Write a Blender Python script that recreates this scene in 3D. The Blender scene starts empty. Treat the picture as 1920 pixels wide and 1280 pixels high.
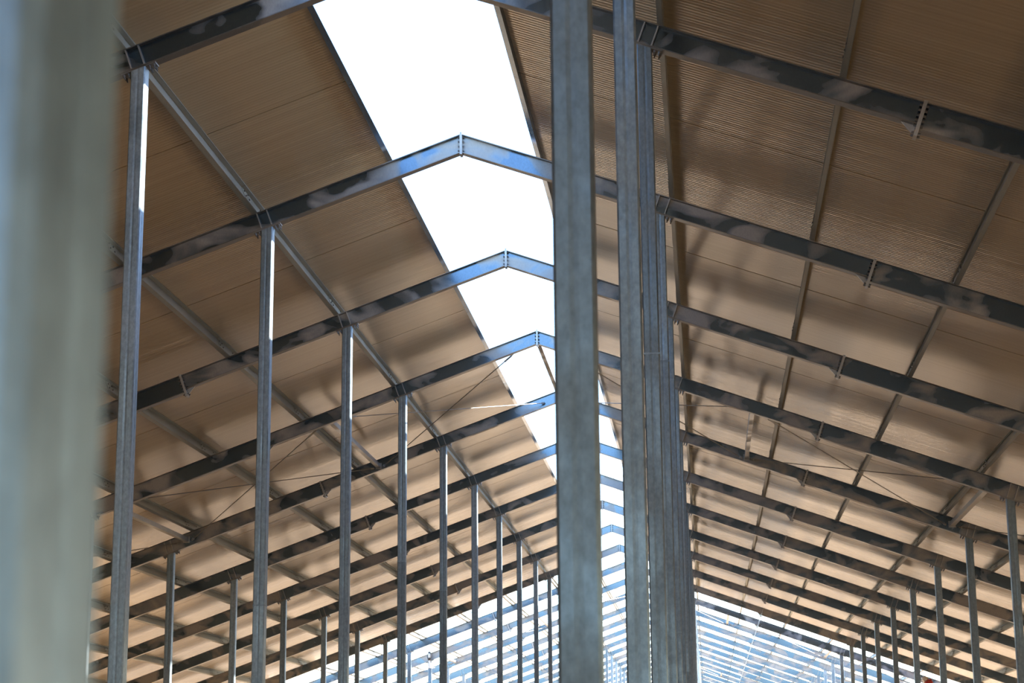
import bpy, bmesh, math, random
from mathutils import Vector, Matrix

# ------------------------------------------------------------------ camera, sky, sun, exposure
SC = bpy.context.scene
COL = SC.collection
ZA = 8.628                 # underside of the rafters at the ridge, metres above the ground
T = 0.3601                 # roof slope (rise over run)
H = 0.2245                 # vertical depth of a rafter
CAM = Vector((2.63, 0.0, 1.60))
F_PX, YAW, PITCH, ROLL = 3575.75, math.radians(-5.6562), math.radians(12.90), math.radians(-0.4557)

cam_data = bpy.data.cameras.new('camera')
cam = bpy.data.objects.new('camera', cam_data)
COL.objects.link(cam)
fw = Vector((math.sin(YAW) * math.cos(PITCH), math.cos(YAW) * math.cos(PITCH), math.sin(PITCH)))
rt = Vector((math.cos(YAW), -math.sin(YAW), 0.0))
up = rt.cross(fw)
rt2 = rt * math.cos(ROLL) + up * math.sin(ROLL)
up2 = -rt * math.sin(ROLL) + up * math.cos(ROLL)
cam.matrix_world = Matrix(((rt2.x, up2.x, -fw.x, CAM.x), (rt2.y, up2.y, -fw.y, CAM.y), (rt2.z, up2.z, -fw.z, CAM.z), (0, 0, 0, 1)))
cam_data.sensor_fit = 'HORIZONTAL'
cam_data.sensor_width = 36.0
cam_data.lens = F_PX * 36.0 / 1920.0
cam_data.clip_end = 2000.0
cam_data.dof.use_dof = True
cam_data.dof.focus_distance = 22.0
cam_data.dof.aperture_fstop = 6.4
SC.camera = cam

SUN_DIR = Vector((1.0, 0.55, 0.735)).normalized()      # towards the sun
sun_el = math.asin(SUN_DIR.z)
sun_az = math.atan2(SUN_DIR.x, SUN_DIR.y)
world = bpy.data.worlds.new('sky')
SC.world = world
world.use_nodes = True
wn = world.node_tree.nodes
wl = world.node_tree.links
wn.clear()
wo = wn.new('ShaderNodeOutputWorld')
wb = wn.new('ShaderNodeBackground')
sky = wn.new('ShaderNodeTexSky')
sky.sky_type = 'NISHITA'
sky.sun_disc = False
sky.sun_elevation = sun_el
sky.sun_rotation = sun_az
sky.air_density = 1.0
sky.dust_density = 0.4
sky.ozone_density = 3.0
wb.inputs['Strength'].default_value = 1.0
wl.new(sky.outputs[0], wb.inputs['Color'])
wl.new(wb.outputs[0], wo.inputs['Surface'])

sun_data = bpy.data.lights.new('sun', 'SUN')
sun_data.energy = 29.0
sun_data.angle = math.radians(0.53)
sun_data.color = (1.0, 0.93, 0.82)
sun = bpy.data.objects.new('sun', sun_data)
COL.objects.link(sun)
sun.rotation_euler = (-SUN_DIR).to_track_quat('-Z', 'Y').to_euler()

SC.view_settings.view_transform = 'Standard'
SC.view_settings.look = 'None'
SC.view_settings.gamma = 1.0
SC.view_settings.use_curve_mapping = False
SC.view_settings.exposure = -0.15
SC.cycles.use_denoising = True
SC.cycles.adaptive_threshold = 0.02
SC.cycles.max_bounces = 8
SC.cycles.diffuse_bounces = 4
SC.cycles.glossy_bounces = 4
SC.cycles.sample_clamp_indirect = 40.0
SC.cycles.blur_glossy = 1.0
SC.cycles.caustics_reflective = True

# ------------------------------------------------------------------ frame grid
BAY = 5.0
Y1 = 15.7528
FIRST, LAST = -2, 28       # roof frames built; frame 1 is the topmost one in the picture
ROOF_BACK = -8            # unseen roof added behind the camera starts here, length set for the light
ROOF_END_LEFT, ROOF_END_RIGHT = 10, 11   # last frame under panels; the last panel ends past mid-bay
SEAM = 2.72
def frame_y(k):
    return Y1 + (k - 1) * BAY + {1: -0.11, -2: 0.073}.get(k, 0.0)
TH = math.atan(T)
CT, ST = math.cos(TH), math.sin(TH)
IN_ROW, OUT_ROW = 2.2565, 7.53
POST_W = 0.1315
SPLICE = 4.565
EAVE = 16.0
GAP = 0.82
OUT_DROP = 0.05            # the outer lengths of the rafters are this much deeper
PURLIN_H = 0.150
PURLINS = [2.38, 3.93, 5.485, 7.09, 8.64, 10.19, 11.74, 13.29, 14.84]
BRACED = (4, 12, 20)

ORD = ['zeroth', 'first', 'second', 'third', 'fourth', 'fifth', 'sixth', 'seventh', 'eighth', 'ninth', 'tenth', 'eleventh', 'twelfth',
       'thirteenth', 'fourteenth', 'fifteenth', 'sixteenth', 'seventeenth', 'eighteenth', 'nineteenth', 'twentieth', 'twenty-first',
       'twenty-second', 'twenty-third', 'twenty-fourth', 'twenty-fifth', 'twenty-sixth', 'twenty-seventh', 'twenty-eighth',
       'twenty-ninth', 'thirtieth', 'thirty-first', 'thirty-second']

# ------------------------------------------------------------------ materials
def new_mat(name):
    m = bpy.data.materials.new(name)
    m.use_nodes = True
    nt = m.node_tree
    b = nt.nodes['Principled BSDF']
    return m, nt, b

def mapped_noise(nt, scale, vec=(1, 1, 1), detail=3.0, rough=0.55, dist=0.0, shift=(0, 0, 0)):
    g = nt.nodes.new('ShaderNodeNewGeometry')
    mp = nt.nodes.new('ShaderNodeMapping')
    mp.inputs['Scale'].default_value = vec
    mp.inputs['Location'].default_value = shift
    nt.links.new(g.outputs['Position'], mp.inputs['Vector'])
    n = nt.nodes.new('ShaderNodeTexNoise')
    n.inputs['Scale'].default_value = scale
    n.inputs['Detail'].default_value = detail
    n.inputs['Roughness'].default_value = rough
    n.inputs['Distortion'].default_value = dist
    nt.links.new(mp.outputs[0], n.inputs['Vector'])
    return n

def ramp(nt, src, stops):
    r = nt.nodes.new('ShaderNodeValToRGB')
    cr = r.color_ramp
    while len(cr.elements) < len(stops):
        cr.elements.new(0.5)
    for e, (p, c) in zip(cr.elements, stops):
        e.position = p
        e.color = (c[0], c[1], c[2], 1.0) if not isinstance(c, (int, float)) else (c, c, c, 1.0)
    nt.links.new(src, r.inputs[0])
    return r

def mixc(nt, fac, a, b):
    m = nt.nodes.new('ShaderNodeMix')
    m.data_type = 'RGBA'
    for s, v in ((m.inputs[0], fac), (m.inputs[6], a), (m.inputs[7], b)):
        if hasattr(v, 'is_linked') or hasattr(v, 'links'):
            nt.links.new(v, s)
        elif isinstance(v, (int, float)):
            s.default_value = v
        else:
            s.default_value = (*v, 1.0)
    return m.outputs[2]

def mixf(nt, fac, a, b):
    m = nt.nodes.new('ShaderNodeMix')
    m.data_type = 'FLOAT'
    nt.links.new(fac, m.inputs[0])
    m.inputs[2].default_value = a
    m.inputs[3].default_value = b
    return m.outputs[0]

def steel(name, dark, pale, patch=(0.56, 0.64), metal=(0.9, 0.25), rough=(0.36, 0.62), scale=1.6, vec=(1, 1, 1.6), fine=0.08, obj_var=0.0, spangle=60.0):
    """galvanised steel: dark shiny zinc with dull pale patches"""
    m, nt, b = new_mat(name)
    n = mapped_noise(nt, scale, vec, 2.5, 0.5, 0.6, (3.1, 7.7, 1.3))
    msk = ramp(nt, n.outputs[0], [(patch[0], 0.0), (patch[1], 1.0)])
    f = mapped_noise(nt, spangle, (1, 1, 0.6), 3.0, 0.65)
    fr = ramp(nt, f.outputs[0], [(0.3, 1.0 - fine), (0.7, 1.0 + fine)])
    c = mixc(nt, msk.outputs[0], dark, pale)
    mul = nt.nodes.new('ShaderNodeMix')
    mul.data_type = 'RGBA'
    mul.blend_type = 'MULTIPLY'
    mul.inputs[0].default_value = 1.0
    nt.links.new(c, mul.inputs[6])
    nt.links.new(fr.outputs[0], mul.inputs[7])
    out = mul.outputs[2]
    if obj_var:
        oi = nt.nodes.new('ShaderNodeObjectInfo')
        orr = ramp(nt, oi.outputs['Random'], [(0.0, 1.0 - obj_var), (1.0, 1.0)])
        m2 = nt.nodes.new('ShaderNodeMix')
        m2.data_type = 'RGBA'
        m2.blend_type = 'MULTIPLY'
        m2.inputs[0].default_value = 1.0
        nt.links.new(out, m2.inputs[6])
        nt.links.new(orr.outputs[0], m2.inputs[7])
        out = m2.outputs[2]
    nt.links.new(out, b.inputs['Base Color'])
    nt.links.new(mixf(nt, msk.outputs[0], metal[0], metal[1]), b.inputs['Metallic'])
    nt.links.new(mixf(nt, msk.outputs[0], rough[0], rough[1]), b.inputs['Roughness'])
    return m

M_RAFTER = steel('galvanised_rafter_steel', (0.12, 0.17, 0.23), (0.39, 0.38, 0.37), (0.47, 0.63), metal=(1.0, 0.25), rough=(0.24, 0.55))
M_FLANGE = steel('galvanised_flange_steel', (0.20, 0.20, 0.20), (0.27, 0.26, 0.25), (0.5, 0.6), metal=(0.9, 0.5), rough=(0.35, 0.5))
M_FLASH = steel('smooth_flashing_steel', (0.22, 0.31, 0.42), (0.24, 0.33, 0.43), (0.5, 0.6), metal=(1.0, 1.0), rough=(0.16, 0.22))
M_PLATE = steel('galvanised_plate_steel', (0.40, 0.42, 0.44), (0.50, 0.50, 0.49), (0.45, 0.6), metal=(0.6, 0.2))
M_POST = steel('galvanised_post_steel', (0.26, 0.345, 0.42), (0.35, 0.43, 0.48), (0.4, 0.65), metal=(0.75, 0.4), rough=(0.42, 0.6),
               scale=2.2, vec=(1, 1, 0.7), fine=0.20, obj_var=0.42, spangle=34.0)
M_PURLIN = steel('galvanised_purlin_steel', (0.32, 0.34, 0.32), (0.38, 0.39, 0.36), (0.4, 0.7), metal=(0.55, 0.3), rough=(0.45, 0.6))
M_BOLT = steel('zinc_bolt_steel', (0.22, 0.22, 0.22), (0.3, 0.3, 0.3), metal=(0.8, 0.6))
M_ROD = steel('brace_rod_steel', (0.28, 0.28, 0.27), (0.36, 0.35, 0.33), metal=(0.7, 0.5))

def panel_material():
    m, nt, b = new_mat('beige_coated_roof_panel')
    streak = mapped_noise(nt, 1.0, (0.22, 16.0, 0.22), 5.0, 0.65)
    cloud = mapped_noise(nt, 0.5, (1, 1, 1), 3.0, 0.5)
    c1 = ramp(nt, streak.outputs[0], [(0.3, (0.455, 0.365, 0.24)), (0.7, (0.53, 0.43, 0.285))])
    c2 = ramp(nt, cloud.outputs[0], [(0.3, 0.93), (0.7, 1.0)])
    mul = nt.nodes.new('ShaderNodeMix')
    mul.data_type = 'RGBA'
    mul.blend_type = 'MULTIPLY'
    mul.inputs[0].default_value = 1.0
    nt.links.new(c1.outputs[0], mul.inputs[6])
    nt.links.new(c2.outputs[0], mul.inputs[7])
    nt.links.new(mul.outputs[2], b.inputs['Base Color'])
    r = ramp(nt, streak.outputs[0], [(0.3, 0.07), (0.7, 0.24)])
    nt.links.new(r.outputs[0], b.inputs['Roughness'])
    b.inputs['IOR'].default_value = 1.55
    # fine ribs running down the slope
    g = nt.nodes.new('ShaderNodeNewGeometry')
    w = nt.nodes.new('ShaderNodeTexWave')
    w.wave_type = 'BANDS'
    w.bands_direction = 'Y'
    w.inputs['Scale'].default_value = 5.0
    w.inputs['Distortion'].default_value = 0.0
    nt.links.new(g.outputs['Position'], w.inputs['Vector'])
    add = nt.nodes.new('ShaderNodeMath')
    add.operation = 'ADD'
    nt.links.new(w.outputs['Fac'], add.inputs[0])
    nt.links.new(streak.outputs[0], add.inputs[1])
    bp = nt.nodes.new('ShaderNodeBump')
    bp.inputs['Strength'].default_value = 0.3
    bp.inputs['Distance'].default_value = 0.004
    nt.links.new(add.outputs[0], bp.inputs['Height'])
    nt.links.new(bp.outputs[0], b.inputs['Normal'])
    return m
M_PANEL = panel_material()

def ground_material():
    m, nt, b = new_mat('sandy_ground')
    n = mapped_noise(nt, 0.35, (1, 1, 1), 6.0, 0.6)
    c = ramp(nt, n.outputs[0], [(0.3, (0.42, 0.275, 0.15)), (0.7, (0.56, 0.375, 0.21))])
    nt.links.new(c.outputs[0], b.inputs['Base Color'])
    b.inputs['Roughness'].default_value = 0.9
    return m
M_GROUND = ground_material()

def plain(name, col, rough=0.5, metal=0.0):
    m, nt, b = new_mat(name)
    n = mapped_noise(nt, 30.0)
    c = ramp(nt, n.outputs[0], [(0.3, tuple(x * 0.9 for x in col)), (0.7, col)])
    nt.links.new(c.outputs[0], b.inputs['Base Color'])
    b.inputs['Roughness'].default_value = rough
    b.inputs['Metallic'].default_value = metal
    return m
M_BLACK = plain('black_plastic', (0.03, 0.03, 0.035), 0.4)
M_LENS = plain('white_lamp_glass', (0.8, 0.8, 0.78), 0.2)
M_RED = plain('red_cloth', (0.45, 0.05, 0.04), 0.8)
M_WHITE = plain('white_cloth', (0.75, 0.72, 0.68), 0.8)
M_HOSE = plain('blue_hose', (0.05, 0.16, 0.30), 0.5)

# ------------------------------------------------------------------ mesh helpers
def prism(bm, poly, y0, y1):
    """polygon of (x, z) points, extruded along y"""
    a = [bm.verts.new((x, y0, z)) for x, z in poly]
    b = [bm.verts.new((x, y1, z)) for x, z in poly]
    n = len(poly)
    bm.faces.new(a)
    bm.faces.new(b[::-1])
    for i in range(n):
        bm.faces.new((a[i], b[i], b[(i + 1) % n], a[(i + 1) % n]))

def mesh_of(name, bm, mat, smooth=False):
    bmesh.ops.recalc_face_normals(bm, faces=bm.faces[:])
    me = bpy.data.meshes.new(name)
    bm.to_mesh(me)
    bm.free()
    me.materials.append(mat)
    if smooth:
        for p in me.polygons:
            p.use_smooth = True
    return me

def link(name, me, parent=None, loc=(0, 0, 0)):
    o = bpy.data.objects.new(name, me)
    o.location = loc
    if 'bolts' in name:
        o['kind'] = 'stuff'                    # too small to pick apart one by one
    COL.objects.link(o)
    if parent:
        o.parent = parent
    return o

def tag(o, label, cat, group=None):
    o['label'] = label
    o['category'] = cat
    if group:
        o['group'] = group
    return o

def empty(name, loc):
    o = bpy.data.objects.new(name, None)
    o.empty_display_size = 0.2
    o.location = loc
    COL.objects.link(o)
    return o

def sp(side, s, v):
    """point of a frame: s metres out from the ridge, v metres above the rafter underside"""
    return (side * s, ZA - T * s + v)

def spn(side, s, v, n):
    """the same, then n metres along the roof normal"""
    x, z = sp(side, s, v)
    return (x + side * ST * n, z + CT * n)

def hexbolt(bm, p, axis, r, h):
    """six-sided bolt head; axis 'x', 'y' or a vector"""
    ax = Vector(axis).normalized()
    q = ax.to_track_quat('Z', 'Y')
    lo, hi = [], []
    for i in range(6):
        a = i * math.pi / 3
        d = q @ Vector((math.cos(a) * r, math.sin(a) * r, 0))
        lo.append(bm.verts.new(Vector(p) + d))
        hi.append(bm.verts.new(Vector(p) + d + ax * h))
    bm.faces.new(lo[::-1])
    bm.faces.new(hi)
    for i in range(6):
        bm.faces.new((lo[i], lo[(i + 1) % 6], hi[(i + 1) % 6], hi[i]))

# ------------------------------------------------------------------ ground and roof panels (the setting)
bm = bmesh.new()
vs = [bm.verts.new(p) for p in ((-400, -400, 0), (400, -400, 0), (400, 600, 0), (-400, 600, 0))]
bm.faces.new(vs)
g = link('ground', mesh_of('ground', bm, M_GROUND))
g['kind'] = 'structure'

PANEL_W = BAY
def panel_mesh(side):
    """one roof panel lying down the slope, seam lips along both long edges"""
    bm = bmesh.new()
    def ring(s):
        out = []
        for y, n in ((0.012, 0.0), (PANEL_W - 0.012, 0.0), (PANEL_W - 0.012, 0.035), (PANEL_W, 0.035), (PANEL_W, 0.05), (0.0, 0.05), (0.0, 0.035), (0.012, 0.035)):
            x, z = spn(side, s, H, PURLIN_H + 0.002 + n)
            out.append(bm.verts.new((x, y, z)))
        return out
    a, b = ring(GAP - 0.01), ring(EAVE + 0.25)
    n = len(a)
    bm.faces.new(a)
    bm.faces.new(b[::-1])
    for i in range(n):
        bm.faces.new((a[i], b[i], b[(i + 1) % n], a[(i + 1) % n]))
    return mesh_of('roof_panel', bm, M_PANEL)

for side, nm, end in ((-1, 'ceiling_left', ROOF_END_LEFT), (1, 'ceiling_right', ROOF_END_RIGHT)):
    root = empty(nm, (0, 0, ZA))
    root['kind'] = 'structure'
    me = panel_mesh(side)
    n = int(end - ROOF_BACK)
    for i in range(n):
        y = Y1 + (ROOF_BACK - 1) * BAY + SEAM + i * PANEL_W
        link('roof_panel', me, root, (0, y, -ZA))
    if side > 0:                               # a cut panel closes the right slope
        o = link('roof_panel', me, root, (0, y + PANEL_W, -ZA))
        o.scale.y = 0.26

# unseen corrugated sheet walls, added to limit light from the sides
def added_wall_mesh(side, y0, y1):
    bm = bmesh.new()
    n = int((y1 - y0) / 0.25)
    top = 3.1 if side < 0 else 2.05  # tops set by the light let in, lower on the right
    prev = None
    for i in range(n + 1):
        x = side * (16.3 + (0.035 if i % 2 else 0.0))
        y = y0 + (y1 - y0) * i / n
        col = [bm.verts.new((x, y, 0.0)), bm.verts.new((x, y, top)), bm.verts.new((x + side * 0.02, y, top)), bm.verts.new((x + side * 0.02, y, 0.0))]
        if prev:
            for j in range(4):
                bm.faces.new((prev[j], prev[(j + 1) % 4], col[(j + 1) % 4], col[j]))
        prev = col
    return mesh_of('added_wall_sheet', bm, M_PANEL)
for side, nm, end in ((-1, 'added_wall_left', ROOF_END_LEFT), (1, 'added_wall_right', ROOF_END_RIGHT)):
    w = link(nm, added_wall_mesh(side, Y1 + (ROOF_BACK - 1) * BAY, Y1 + (end - 1) * BAY))
    w['kind'] = 'structure'

# ------------------------------------------------------------------ rafters
FL_W, FL_T, WEB_T = 0.11, 0.010, 0.008
WY0, WY1 = FL_W / 2 - WEB_T / 2, FL_W / 2 + WEB_T / 2
def rafter_meshes(side):
    P = []                                     # (name, mesh)
    def band(nm, s0, s1, v0, v1, y0, y1, mat):
        bm = bmesh.new()
        cut = lambda s, v: sp(side, s + (ST * CT * v if abs(s - SPLICE) < 0.1 else 0.0), v)   # ends at the splice are square to the slope
        prism(bm, [cut(s0, v0), cut(s1, v0), cut(s1, v1), cut(s0, v1)], y0, y1)
        P.append((nm, mesh_of(nm, bm, mat)))
    si, so = SPLICE - 0.016 / CT, SPLICE + 0.016 / CT
    band('web', 0.014, si, FL_T, H - FL_T, WY0, WY1, M_RAFTER)
    band('top_flange', 0.014, si, H - FL_T, H, 0, FL_W, M_FLANGE)
    band('bottom_flange', 0.014, si, 0, FL_T, 0, FL_W, M_FLANGE)
    band('web', so, EAVE, FL_T - OUT_DROP, H - FL_T, WY0, WY1, M_RAFTER)
    band('top_flange', so, EAVE, H - FL_T, H, 0, FL_W, M_FLANGE)
    band('bottom_flange', so, EAVE, -OUT_DROP, FL_T - OUT_DROP, 0, FL_W, M_FLANGE)
    band('apex_plate', 0.001, 0.014, -0.022, H + 0.022, -0.006, FL_W + 0.006, M_PLATE)
    # splice plates, square to the slope
    for a, b in ((-0.016, 0.0), (0.0, 0.016)):
        bm = bmesh.new()
        c = SPLICE + 0.04
        lo, hi = -0.115, H + 0.012
        poly = []
        for q, n in ((a, lo), (b, lo), (b, hi), (a, hi)):
            x, z = sp(side, SPLICE, 0)
            x += side * (CT * q + ST * n * CT)
            z += -ST * q + CT * n * CT
            poly.append((x, z))
        prism(bm, poly, -0.008, FL_W + 0.008)
        P.append(('splice_plate', mesh_of('splice_plate', bm, M_PLATE)))
    bm = bmesh.new()
    prism(bm, [sp(side, SPLICE - 0.14, -0.001), sp(side, SPLICE - 0.017, -0.001), sp(side, SPLICE - 0.05, -0.085)], WY0 - 0.004, WY1 + 0.004)
    P.append(('gusset', mesh_of('gusset', bm, M_PLATE)))
    # stiffeners over the posts
    for row, dv in ((IN_ROW, 0.0), (OUT_ROW, -OUT_DROP)):
        for d in (-0.058, 0.058):
            bm = bmesh.new()
            c = row + d
            hh = (H - dv) * CT
            poly = []
            for q, n in ((-0.006, FL_T), (0.006, FL_T), (0.006, hh - FL_T), (-0.006, hh - FL_T)):
                x, z = sp(side, c, dv)
                poly.append((x + side * (CT * q + ST * n), z - ST * q + CT * n))
            prism(bm, poly, 0.003, WY0)
            P.append(('stiffener', mesh_of('stiffener', bm, M_PLATE)))
    # bolts
    bm = bmesh.new()
    for v in (0.03, 0.085, 0.14, 0.195):
        for y in (0.02, FL_W - 0.02):
            x, z = sp(side, 0.014, v)
            hexbolt(bm, (x, y, z), (side, 0, 0), 0.012, 0.022)
    P.append(('bolts', mesh_of('bolts', bm, M_BOLT)))
    bm = bmesh.new()
    for n in (-0.085, -0.01, 0.04, 0.09, 0.14, 0.19):
        for y in (0.016, FL_W - 0.016):
            for q in (-1, 1):
                x, z = sp(side, SPLICE, 0)
                x += side * (CT * q * 0.016 + ST * n * CT)
                z += -ST * q * 0.016 + CT * n * CT
                hexbolt(bm, (x, y, z), (side * CT * q, 0, -ST * q), 0.012, 0.024)
    P.append(('bolts', mesh_of('bolts', bm, M_BOLT)))
    return P

RAFTER = {-1: rafter_meshes(-1), 1: rafter_meshes(1)}
def rafter_label(side, k):
    sl = 'left' if side < 0 else 'right'
    if k < 1:
        return f'galvanised rafter on the {sl} slope overhead, {ORD[1 - k]} in front of the topmost frame'
    if k == 1:
        return f'galvanised rafter on the {sl} slope in the topmost frame of the photo'
    if k <= 12:
        return f'galvanised rafter on the {sl} slope under the roof, {ORD[k]} frame down from the top'
    return f'blue sky-lit bare rafter on the {sl} slope, {ORD[k - 12]} past the last roofed frame'
for k in range(FIRST, LAST + 1):
    for side in (-1, 1):
        r = empty('rafter', (0, frame_y(k), ZA))
        tag(r, rafter_label(side, k), 'rafter', 'rafters of the roof frames' if k <= 12 else 'bare rafters beyond the roof')
        for nm, me in RAFTER[side]:
            if k > 16 and nm in ('gusset',):
                continue
            link(nm, me, r, (0, 0, -ZA))

# ------------------------------------------------------------------ posts
def post_ring():
    w = POST_W / 2
    c, gq, gd = 0.010, 0.016, 0.0022
    one = [(-w + c, -w), (-gq, -w), (0.0, -w + gd), (gq, -w), (w - c, -w)]
    pts = []
    for i in range(4):
        a = i * math.pi / 2
        for x, y in one:
            pts.append((x * math.cos(a) - y * math.sin(a), x * math.sin(a) + y * math.cos(a)))
    return pts
RING = post_ring()
def post_meshes(side, row, top_v, zs):
    """top_v: height of the cap's top against the inner rafter underside; zs: height of the joint between the two lengths"""
    xc = side * row
    ztop = lambda dx: ZA - T * (row + side * dx) + top_v - 0.014
    def tube(nm, lo, hi):
        bm = bmesh.new()
        a = [bm.verts.new((x, y, lo(x))) for x, y in RING]
        b = [bm.verts.new((x, y, hi(x))) for x, y in RING]
        n = len(a)
        bm.faces.new(a[::-1])
        bm.faces.new(b)
        for i in range(n):
            bm.faces.new((a[i], a[(i + 1) % n], b[(i + 1) % n], b[i]))
        return nm, mesh_of(nm, bm, M_POST)
    P = [tube('lower_length', lambda x: 0.02, lambda x: zs), tube('upper_length', lambda x: zs + 0.004, ztop)]
    w = POST_W / 2 + 0.002
    bm = bmesh.new()
    prism(bm, [(-w, zs - 0.006), (w, zs - 0.006), (w, zs + 0.010), (-w, zs + 0.010)], -w, w)
    P.append(('weld_seam', mesh_of('weld_seam', bm, M_POST)))
    bm = bmesh.new()
    poly = []
    for s, n in ((-0.155, -0.014), (0.155, -0.014), (0.155, 0.0), (-0.155, 0.0)):
        x, z = sp(side, row + s, top_v + n)
        poly.append((x - xc, z))
    prism(bm, poly, -0.062, 0.062)
    P.append(('cap_plate', mesh_of('cap_plate', bm, M_FLANGE)))
    bm = bmesh.new()
    for s in (-0.135, -0.095, 0.095, 0.135):
        for y in (-0.04, 0.04):
            x, z = sp(side, row + s, top_v - 0.014)
            hexbolt(bm, (x - xc, y, z), (-side * ST, 0, -CT), 0.013, 0.022)
            hexbolt(bm, (x - xc - side * ST * 0.02, y, z - CT * 0.02), (-side * ST, 0, -CT), 0.007, 0.022)
    P.append(('cap_bolts', mesh_of('cap_bolts', bm, M_BOLT)))
    bm = bmesh.new()
    prism(bm, [(-0.15, 0.0), (0.15, 0.0), (0.15, 0.02), (-0.15, 0.02)], -0.15, 0.15)
    P.append(('base_plate', mesh_of('base_plate', bm, M_PLATE)))
    return P

POST_SETS = {}
def post_set(side, row, top_v, zs):
    key = (side, row, zs)
    if key not in POST_SETS:
        POST_SETS[key] = post_meshes(side, row, top_v, zs)
    return POST_SETS[key]
rng = random.Random(4)
def post_label(side, row, k):
    if row == IN_ROW and side < 0:
        if k < 1:
            return f'steel post of the row left of the ridge gap, {ORD[1 - k]} nearer than the frame edge'
        if k == 1:
            return 'nearest and tallest galvanised post of the row left of the ridge gap'
        return f'slender galvanised post, {ORD[k]} in the row left of the ridge gap'
    if row == IN_ROW:
        if k == -2:
            return 'huge out-of-focus galvanised post filling the left edge of the photo'
        if k == -1:
            return 'wide slightly soft galvanised post standing before the ridge gap'
        if k == 0:
            return 'mottled galvanised post just behind the widest post, right of the ridge gap'
        return f'galvanised post, {ORD[k + 3]} from the camera in the row right of the gap'
    sl = 'left' if side < 0 else 'right'
    if k < 4:
        return f'outer galvanised post low on the {sl} slope, {ORD[4 - k]} nearer than the first in view'
    return f'thin galvanised post, {ORD[k - 3]} in the outer row on the {sl} slope'
for row, top_v in ((IN_ROW, -0.001), (OUT_ROW, -OUT_DROP - 0.001)):
    for side in (-1, 1):
        for k in range(FIRST, LAST + 1):
            if row == OUT_ROW and k < 2:
                continue
            zs = rng.choice((5.06, 3.48, 6.1))
            if row == IN_ROW and ((side > 0 and k == 1) or (side < 0 and k == 5)):
                zs = 5.06
            if row == IN_ROW and side < 0 and k == 2:
                zs = 3.48
            if row == IN_ROW and (k < 1 or (side < 0 and k == 1)):
                zs = 0.9
            if row == OUT_ROW:
                zs = 2.6
            p = empty('steel_post', (side * row, frame_y(k) + POST_W / 2, 0))
            tag(p, post_label(side, row, k), 'post', ('posts left of the ridge gap' if side < 0 else 'posts right of the ridge gap') if row == IN_ROW else
                ('outer posts on the left slope' if side < 0 else 'outer posts on the right slope'))
            for nm, me in post_set(side, row, top_v, zs):
                link(nm, me, p)

# ------------------------------------------------------------------ purlins
def purlin_meshes(side, s, edge):
    """Z section standing on the rafters (C section at the ridge gap), one bay long"""
    th = 0.004
    def sec(n0, n1, fl, y0, y1, off, nm):
        bm = bmesh.new()
        def pt(q, n):
            x, z = sp(side, s, H)
            return (x + side * (CT * q + ST * n), z - ST * q + CT * n)
        ft = fl if side < 0 else fl * 0.5          # width of the flange under the panels
        if edge:
            pieces = [((off, n0), (off + th, n0), (off + th, n1), (off, n1)),
                      ((off, n1 - th), (off + fl, n1 - th), (off + fl, n1), (off, n1)),
                      ((off, n0), (off + fl, n0), (off + fl, n0 + th), (off, n0 + th))]
            lips = [((off + fl - th, n1 - 0.02), (off + fl, n1 - 0.02), (off + fl, n1), (off + fl - th, n1))]
        else:
            pieces = [((off - th / 2, n0), (off + th / 2, n0), (off + th / 2, n1), (off - th / 2, n1)),
                      ((off - ft, n1 - th), (off, n1 - th), (off, n1), (off - ft, n1)),
                      ((off, n0), (off + fl, n0), (off + fl, n0 + th), (off, n0 + th))]
            lips = [((off - ft, n1 - 0.018), (off - ft + th, n1 - 0.018), (off - ft + th, n1), (off - ft, n1)),
                    ((off + fl - th, n0), (off + fl, n0), (off + fl, n0 + 0.018), (off + fl - th, n0 + 0.018))]
        for poly in pieces + lips:
            prism(bm, [pt(q, n) for q, n in poly], y0, y1)
        return nm, mesh_of(nm, bm, M_PURLIN)
    P = [sec(0.001, PURLIN_H, 0.058 if side < 0 else 0.048, 0.0, BAY - 0.004, 0.0, 'purlin_length'),
         sec(0.006, PURLIN_H - 0.006, 0.050 if side < 0 else 0.040, -0.62, 0.35, 0.008 if edge else -0.006, 'lap_sleeve')]
    bm = bmesh.new()
    for y in (-0.56, -0.40, 0.22):
        for n in (0.045, 0.105):
            x, z = sp(side, s, H)
            q = -0.004 if edge else -0.008
            hexbolt(bm, (x + side * (CT * q + ST * n), y, z - ST * q + CT * n), (-side * CT, 0, ST), 0.010, 0.014)
    P.append(('lap_bolts', mesh_of('lap_bolts', bm, M_BOLT)))
    return P
PN = ['first', 'second', 'third', 'fourth', 'fifth', 'sixth', 'seventh', 'eighth', 'lowest']
for side in (-1, 1):
    sl = 'left' if side < 0 else 'right'
    for i, s in enumerate(PURLINS):
        root = empty('purlin', (side * s, frame_y(FIRST), ZA - T * s + H))
        tag(root, f'long galvanised purlin on the {sl} slope, {PN[i]} line down from the ridge gap', 'purlin', 'purlins under the roof panels')
        ms = purlin_meshes(side, s, False)
        for k in range(FIRST, LAST):
            off = (-root.location.x, frame_y(k) + FL_W / 2 - root.location.y, -root.location.z)
            for nm, me in ms:
                if nm == 'lap_bolts' and (k > 14 or k < 1):
                    continue
                if nm == 'lap_sleeve' and k > 18:
                    continue
                o = link(nm, me, root, off)
                if nm == 'purlin_length':
                    o.scale.y = (frame_y(k + 1) - frame_y(k)) / BAY

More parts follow.
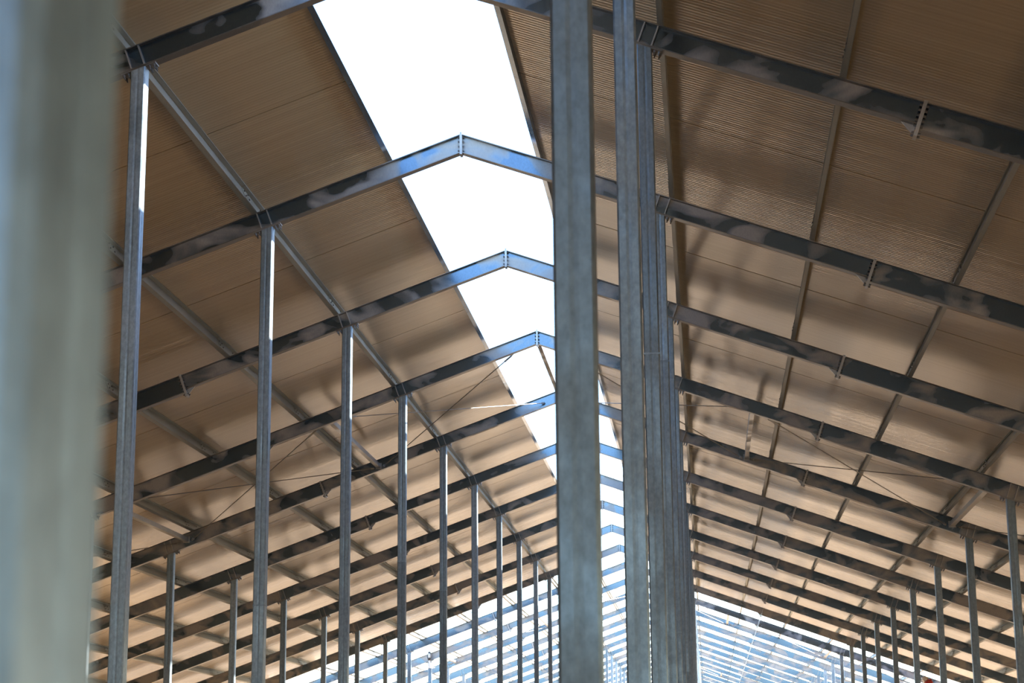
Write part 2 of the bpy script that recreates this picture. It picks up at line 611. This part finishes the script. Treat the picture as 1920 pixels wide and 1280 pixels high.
# folded metal flashing that closes the panel ends along the ridge gap, and the bare edge angle beyond the roof
def flashing_mesh(side):
    bm = bmesh.new()
    def pt(q, n):
        x, z = sp(side, GAP - 0.012, H)
        return (x + side * (CT * q + ST * n), z - ST * q + CT * n)
    lo, hi, th, b = PURLIN_H - 0.055, PURLIN_H + 0.058, 0.003, 0.055
    for poly in (((-th, lo), (0, lo), (0, hi), (-th, hi)), ((0, lo), (b, lo), (b, lo + th), (0, lo + th)),
                 ((b - th, lo + th), (b, lo + th), (b, PURLIN_H), (b - th, PURLIN_H)), ((-th, hi), (0.10, hi), (0.10, hi + th), (-th, hi + th))):
        prism(bm, [pt(q, n) for q, n in poly], 0.003, BAY - 0.003)
    return mesh_of('flashing_length', bm, M_FLASH)
for side, end in ((-1, ROOF_END_LEFT), (1, ROOF_END_RIGHT)):
    sl = 'left' if side < 0 else 'right'
    y0 = Y1 + (FIRST - 1) * BAY + SEAM
    root = empty('edge_flashing', (side * GAP, y0, ZA - T * GAP + H))
    tag(root, f'folded metal flashing closing the panel ends along the {sl} side of the ridge gap', 'flashing')
    me = flashing_mesh(side)
    for i in range(end - FIRST):
        link('flashing_length', me, root, (-root.location.x, i * BAY, -root.location.z))
root = empty('purlin', (-1.0, frame_y(11), ZA - T + H))
tag(root, 'bare purlin beside the open ridge of the far frames, above the highest purlin', 'purlin')
ms = purlin_meshes(-1, 1.0, False)
for k in range(11, LAST):
    link('purlin_length', ms[0][1], root, (1.0, frame_y(k) + FL_W / 2 - root.location.y, -root.location.z))

# ------------------------------------------------------------------ struts and brace rods in the braced bays
def strut_mesh(side, s, v0, w, h):
    bm = bmesh.new()
    x, z = sp(side, s, v0)
    prism(bm, [(x - w / 2, z), (x + w / 2, z), (x + w / 2, z + h), (x - w / 2, z + h)], 0.0, 1.0)
    return mesh_of('strut_tube', bm, M_PLATE)
def flange_mesh(side, s, v0, w, h):
    bm = bmesh.new()
    x, z = sp(side, s, v0)
    prism(bm, [(x - w / 2 - 0.02, z - 0.02), (x + w / 2 + 0.02, z - 0.02), (x + w / 2 + 0.02, z + h + 0.02), (x - w / 2 - 0.02, z + h + 0.02)], 0.0, 0.008)
    return mesh_of('end_plate', bm, M_PLATE)
BAYNAME = {4: 'near braced bay', 12: 'braced bay at the roof edge', 20: 'far braced bay'}
for k in BRACED:
    y = frame_y(k) + WY1
    for side, s, w, pos in ((1, 0.0, 0.07, 'along the ridge'), (-1, 3.51, 0.075, 'high on the left slope'), (1, 3.51, 0.075, 'high on the right slope'),
                            (-1, 7.24, 0.09, 'low on the left slope'), (1, 7.24, 0.09, 'low on the right slope')):
        v0 = 0.062
        st = empty('strut', (side * s, y, ZA - T * s + v0))
        tag(st, f'square tube strut {pos} in the {BAYNAME[k]}', 'strut', 'struts between the frames')
        y_in, y_out = (0.062, BAY - 0.075) if s == 0.0 else (0.001, BAY - 0.010)     # clear of the apex plates at the ridge
        off = (-st.location.x, y_in + 0.008, -st.location.z)
        tube = link('strut_tube', strut_mesh(side, s, v0, w, 0.08), st, off)
        tube.scale.y = y_out - y_in - 0.016
        fm = flange_mesh(side, s, v0, w, 0.08)
        link('end_plate', fm, st, (off[0], y_in, off[2]))
        link('end_plate', fm, st, (off[0], y_out - 0.008, off[2]))
    # rods: crossing pairs between the struts
    for side in (-1, 1):
        sl = 'left' if side < 0 else 'right'
        for a, b, lev in ((0.30, 3.42, 'upper'), (3.60, 7.12, 'middle'), (7.36, 10.9, 'lower')):
            for d in (0, 1):
                s0, s1 = (a, b) if d == 0 else (b, a)
                v = 0.05 if d == 0 else 0.085
                x0, z0 = sp(side, s0, v)
                x1, z1 = sp(side, s1, v)
                p0 = Vector((x0, frame_y(k) + WY1 + 0.03, z0))
                p1 = Vector((x1, frame_y(k + 1) + WY0 - 0.03, z1))
                ax = (p1 - p0)
                L = ax.length
                root = empty('brace_rod', p0)
                tag(root, f'{lev} {sl}-slope brace rod of the {BAYNAME[k]}, ' + ('rising toward the camera' if d == 0 else 'falling toward the camera'), 'rod', 'brace rods of the braced bays')
                for nm, f0, f1, r, mat in (('rod', 0.0, 1.0, 0.009, M_ROD), ('turnbuckle', 0.05, 0.095, 0.017, M_PLATE), ('end_fork', 0.0, 0.012, 0.022, M_PLATE), ('end_fork', 0.988, 1.0, 0.022, M_PLATE)):
                    bm = bmesh.new()
                    hexbolt(bm, ax * f0, ax, r, L * (f1 - f0))
                    link(nm, mesh_of(nm, bm, mat), root)

# ------------------------------------------------------------------ small things
def small_lamp(k):
    """bulkhead lamp on a bracket at the head of an outer post"""
    x = -OUT_ROW
    y = frame_y(k) - 0.10
    z = ZA - T * OUT_ROW - 0.02
    root = empty('work_lamp', (x, y, z))
    tag(root, 'small caged work lamp at the head of a bare outer post', 'lamp')
    def lathe(nm, prof, mat, off=(0, 0, 0), seg=14):
        bm = bmesh.new()
        rings = []
        for r, h in prof:
            rings.append([bm.verts.new((r * math.cos(i * 2 * math.pi / seg), r * math.sin(i * 2 * math.pi / seg), h)) for i in range(seg)])
        for a, b in zip(rings, rings[1:]):
            for i in range(seg):
                bm.faces.new((a[i], a[(i + 1) % seg], b[(i + 1) % seg], b[i]))
        bm.faces.new(rings[0][::-1])
        bm.faces.new(rings[-1])
        return link(nm, mesh_of(nm, bm, mat, True), root, off)
    lathe('lens', [(0.02, 0.06), (0.055, 0.08), (0.06, 0.14), (0.06, 0.2), (0.05, 0.24), (0.02, 0.26)], M_LENS)
    lathe('collar', [(0.03, -0.02), (0.045, 0.0), (0.065, 0.04), (0.065, 0.07), (0.05, 0.075)], M_BLACK)
    lathe('cap', [(0.055, 0.235), (0.06, 0.25), (0.04, 0.29), (0.015, 0.31)], M_BLACK)
    for i in range(4):
        a = math.pi / 4 + i * math.pi / 2
        bm = bmesh.new()
        prism(bm, [(-0.006, 0.05), (0.006, 0.05), (0.006, 0.25), (-0.006, 0.25)], -0.006, 0.006)
        link('cage_bar', mesh_of('cage_bar', bm, M_BLACK), root, (0.068 * math.cos(a), 0.068 * math.sin(a), 0))
    bm = bmesh.new()
    prism(bm, [(-0.045, -0.3), (0.045, -0.3), (0.03, -0.02), (-0.03, -0.02)], -0.012, 0.098)
    link('bracket', mesh_of('bracket', bm, M_WHITE), root)
    bm = bmesh.new()
    prev = Vector((0.03, -0.01, -0.3))
    for i in range(1, 9):
        nx = Vector((0.03 - 0.03 * math.sin(i * 0.5), -0.012, -0.3 - i * 0.22))
        hexbolt(bm, prev, nx - prev, 0.014, (nx - prev).length)
        prev = nx
    link('cable', mesh_of('cable', bm, M_HOSE), root)
small_lamp(12)

def cloth_bundle():
    """knotted red and white rag hanging from a rafter"""
    p = Vector((9.976, frame_y(11) + FL_W / 2, 4.70))
    root = empty('rag_bundle', p)
    tag(root, 'small knotted red and white rag hanging under a far rafter on the right slope', 'rag')
    r = random.Random(2)
    for nm, c, rad, mat, sq in (('red_rag', (0.04, 0, -0.12), 0.13, M_RED, 1.2), ('white_rag', (-0.08, 0, 0.02), 0.11, M_WHITE, 0.8)):
        bm = bmesh.new()
        bmesh.ops.create_icosphere(bm, subdivisions=3, radius=rad)
        for v in bm.verts:
            n = v.co.normalized()
            w = 1 + 0.22 * math.sin(9 * n.x + 3 * n.z) + 0.18 * math.sin(11 * n.z + 5 * n.y) + r.uniform(-0.05, 0.05)
            v.co = Vector((v.co.x * w, v.co.y * w, v.co.z * w * sq)) + Vector(c)
        link(nm, mesh_of(nm, bm, mat, True), root)
    bm = bmesh.new()
    hexbolt(bm, Vector((-0.05, 0, 0.08)), Vector((0, 0, 1)), 0.008, 0.218)
    link('tie_string', mesh_of('tie_string', bm, M_WHITE), root)
cloth_bundle()
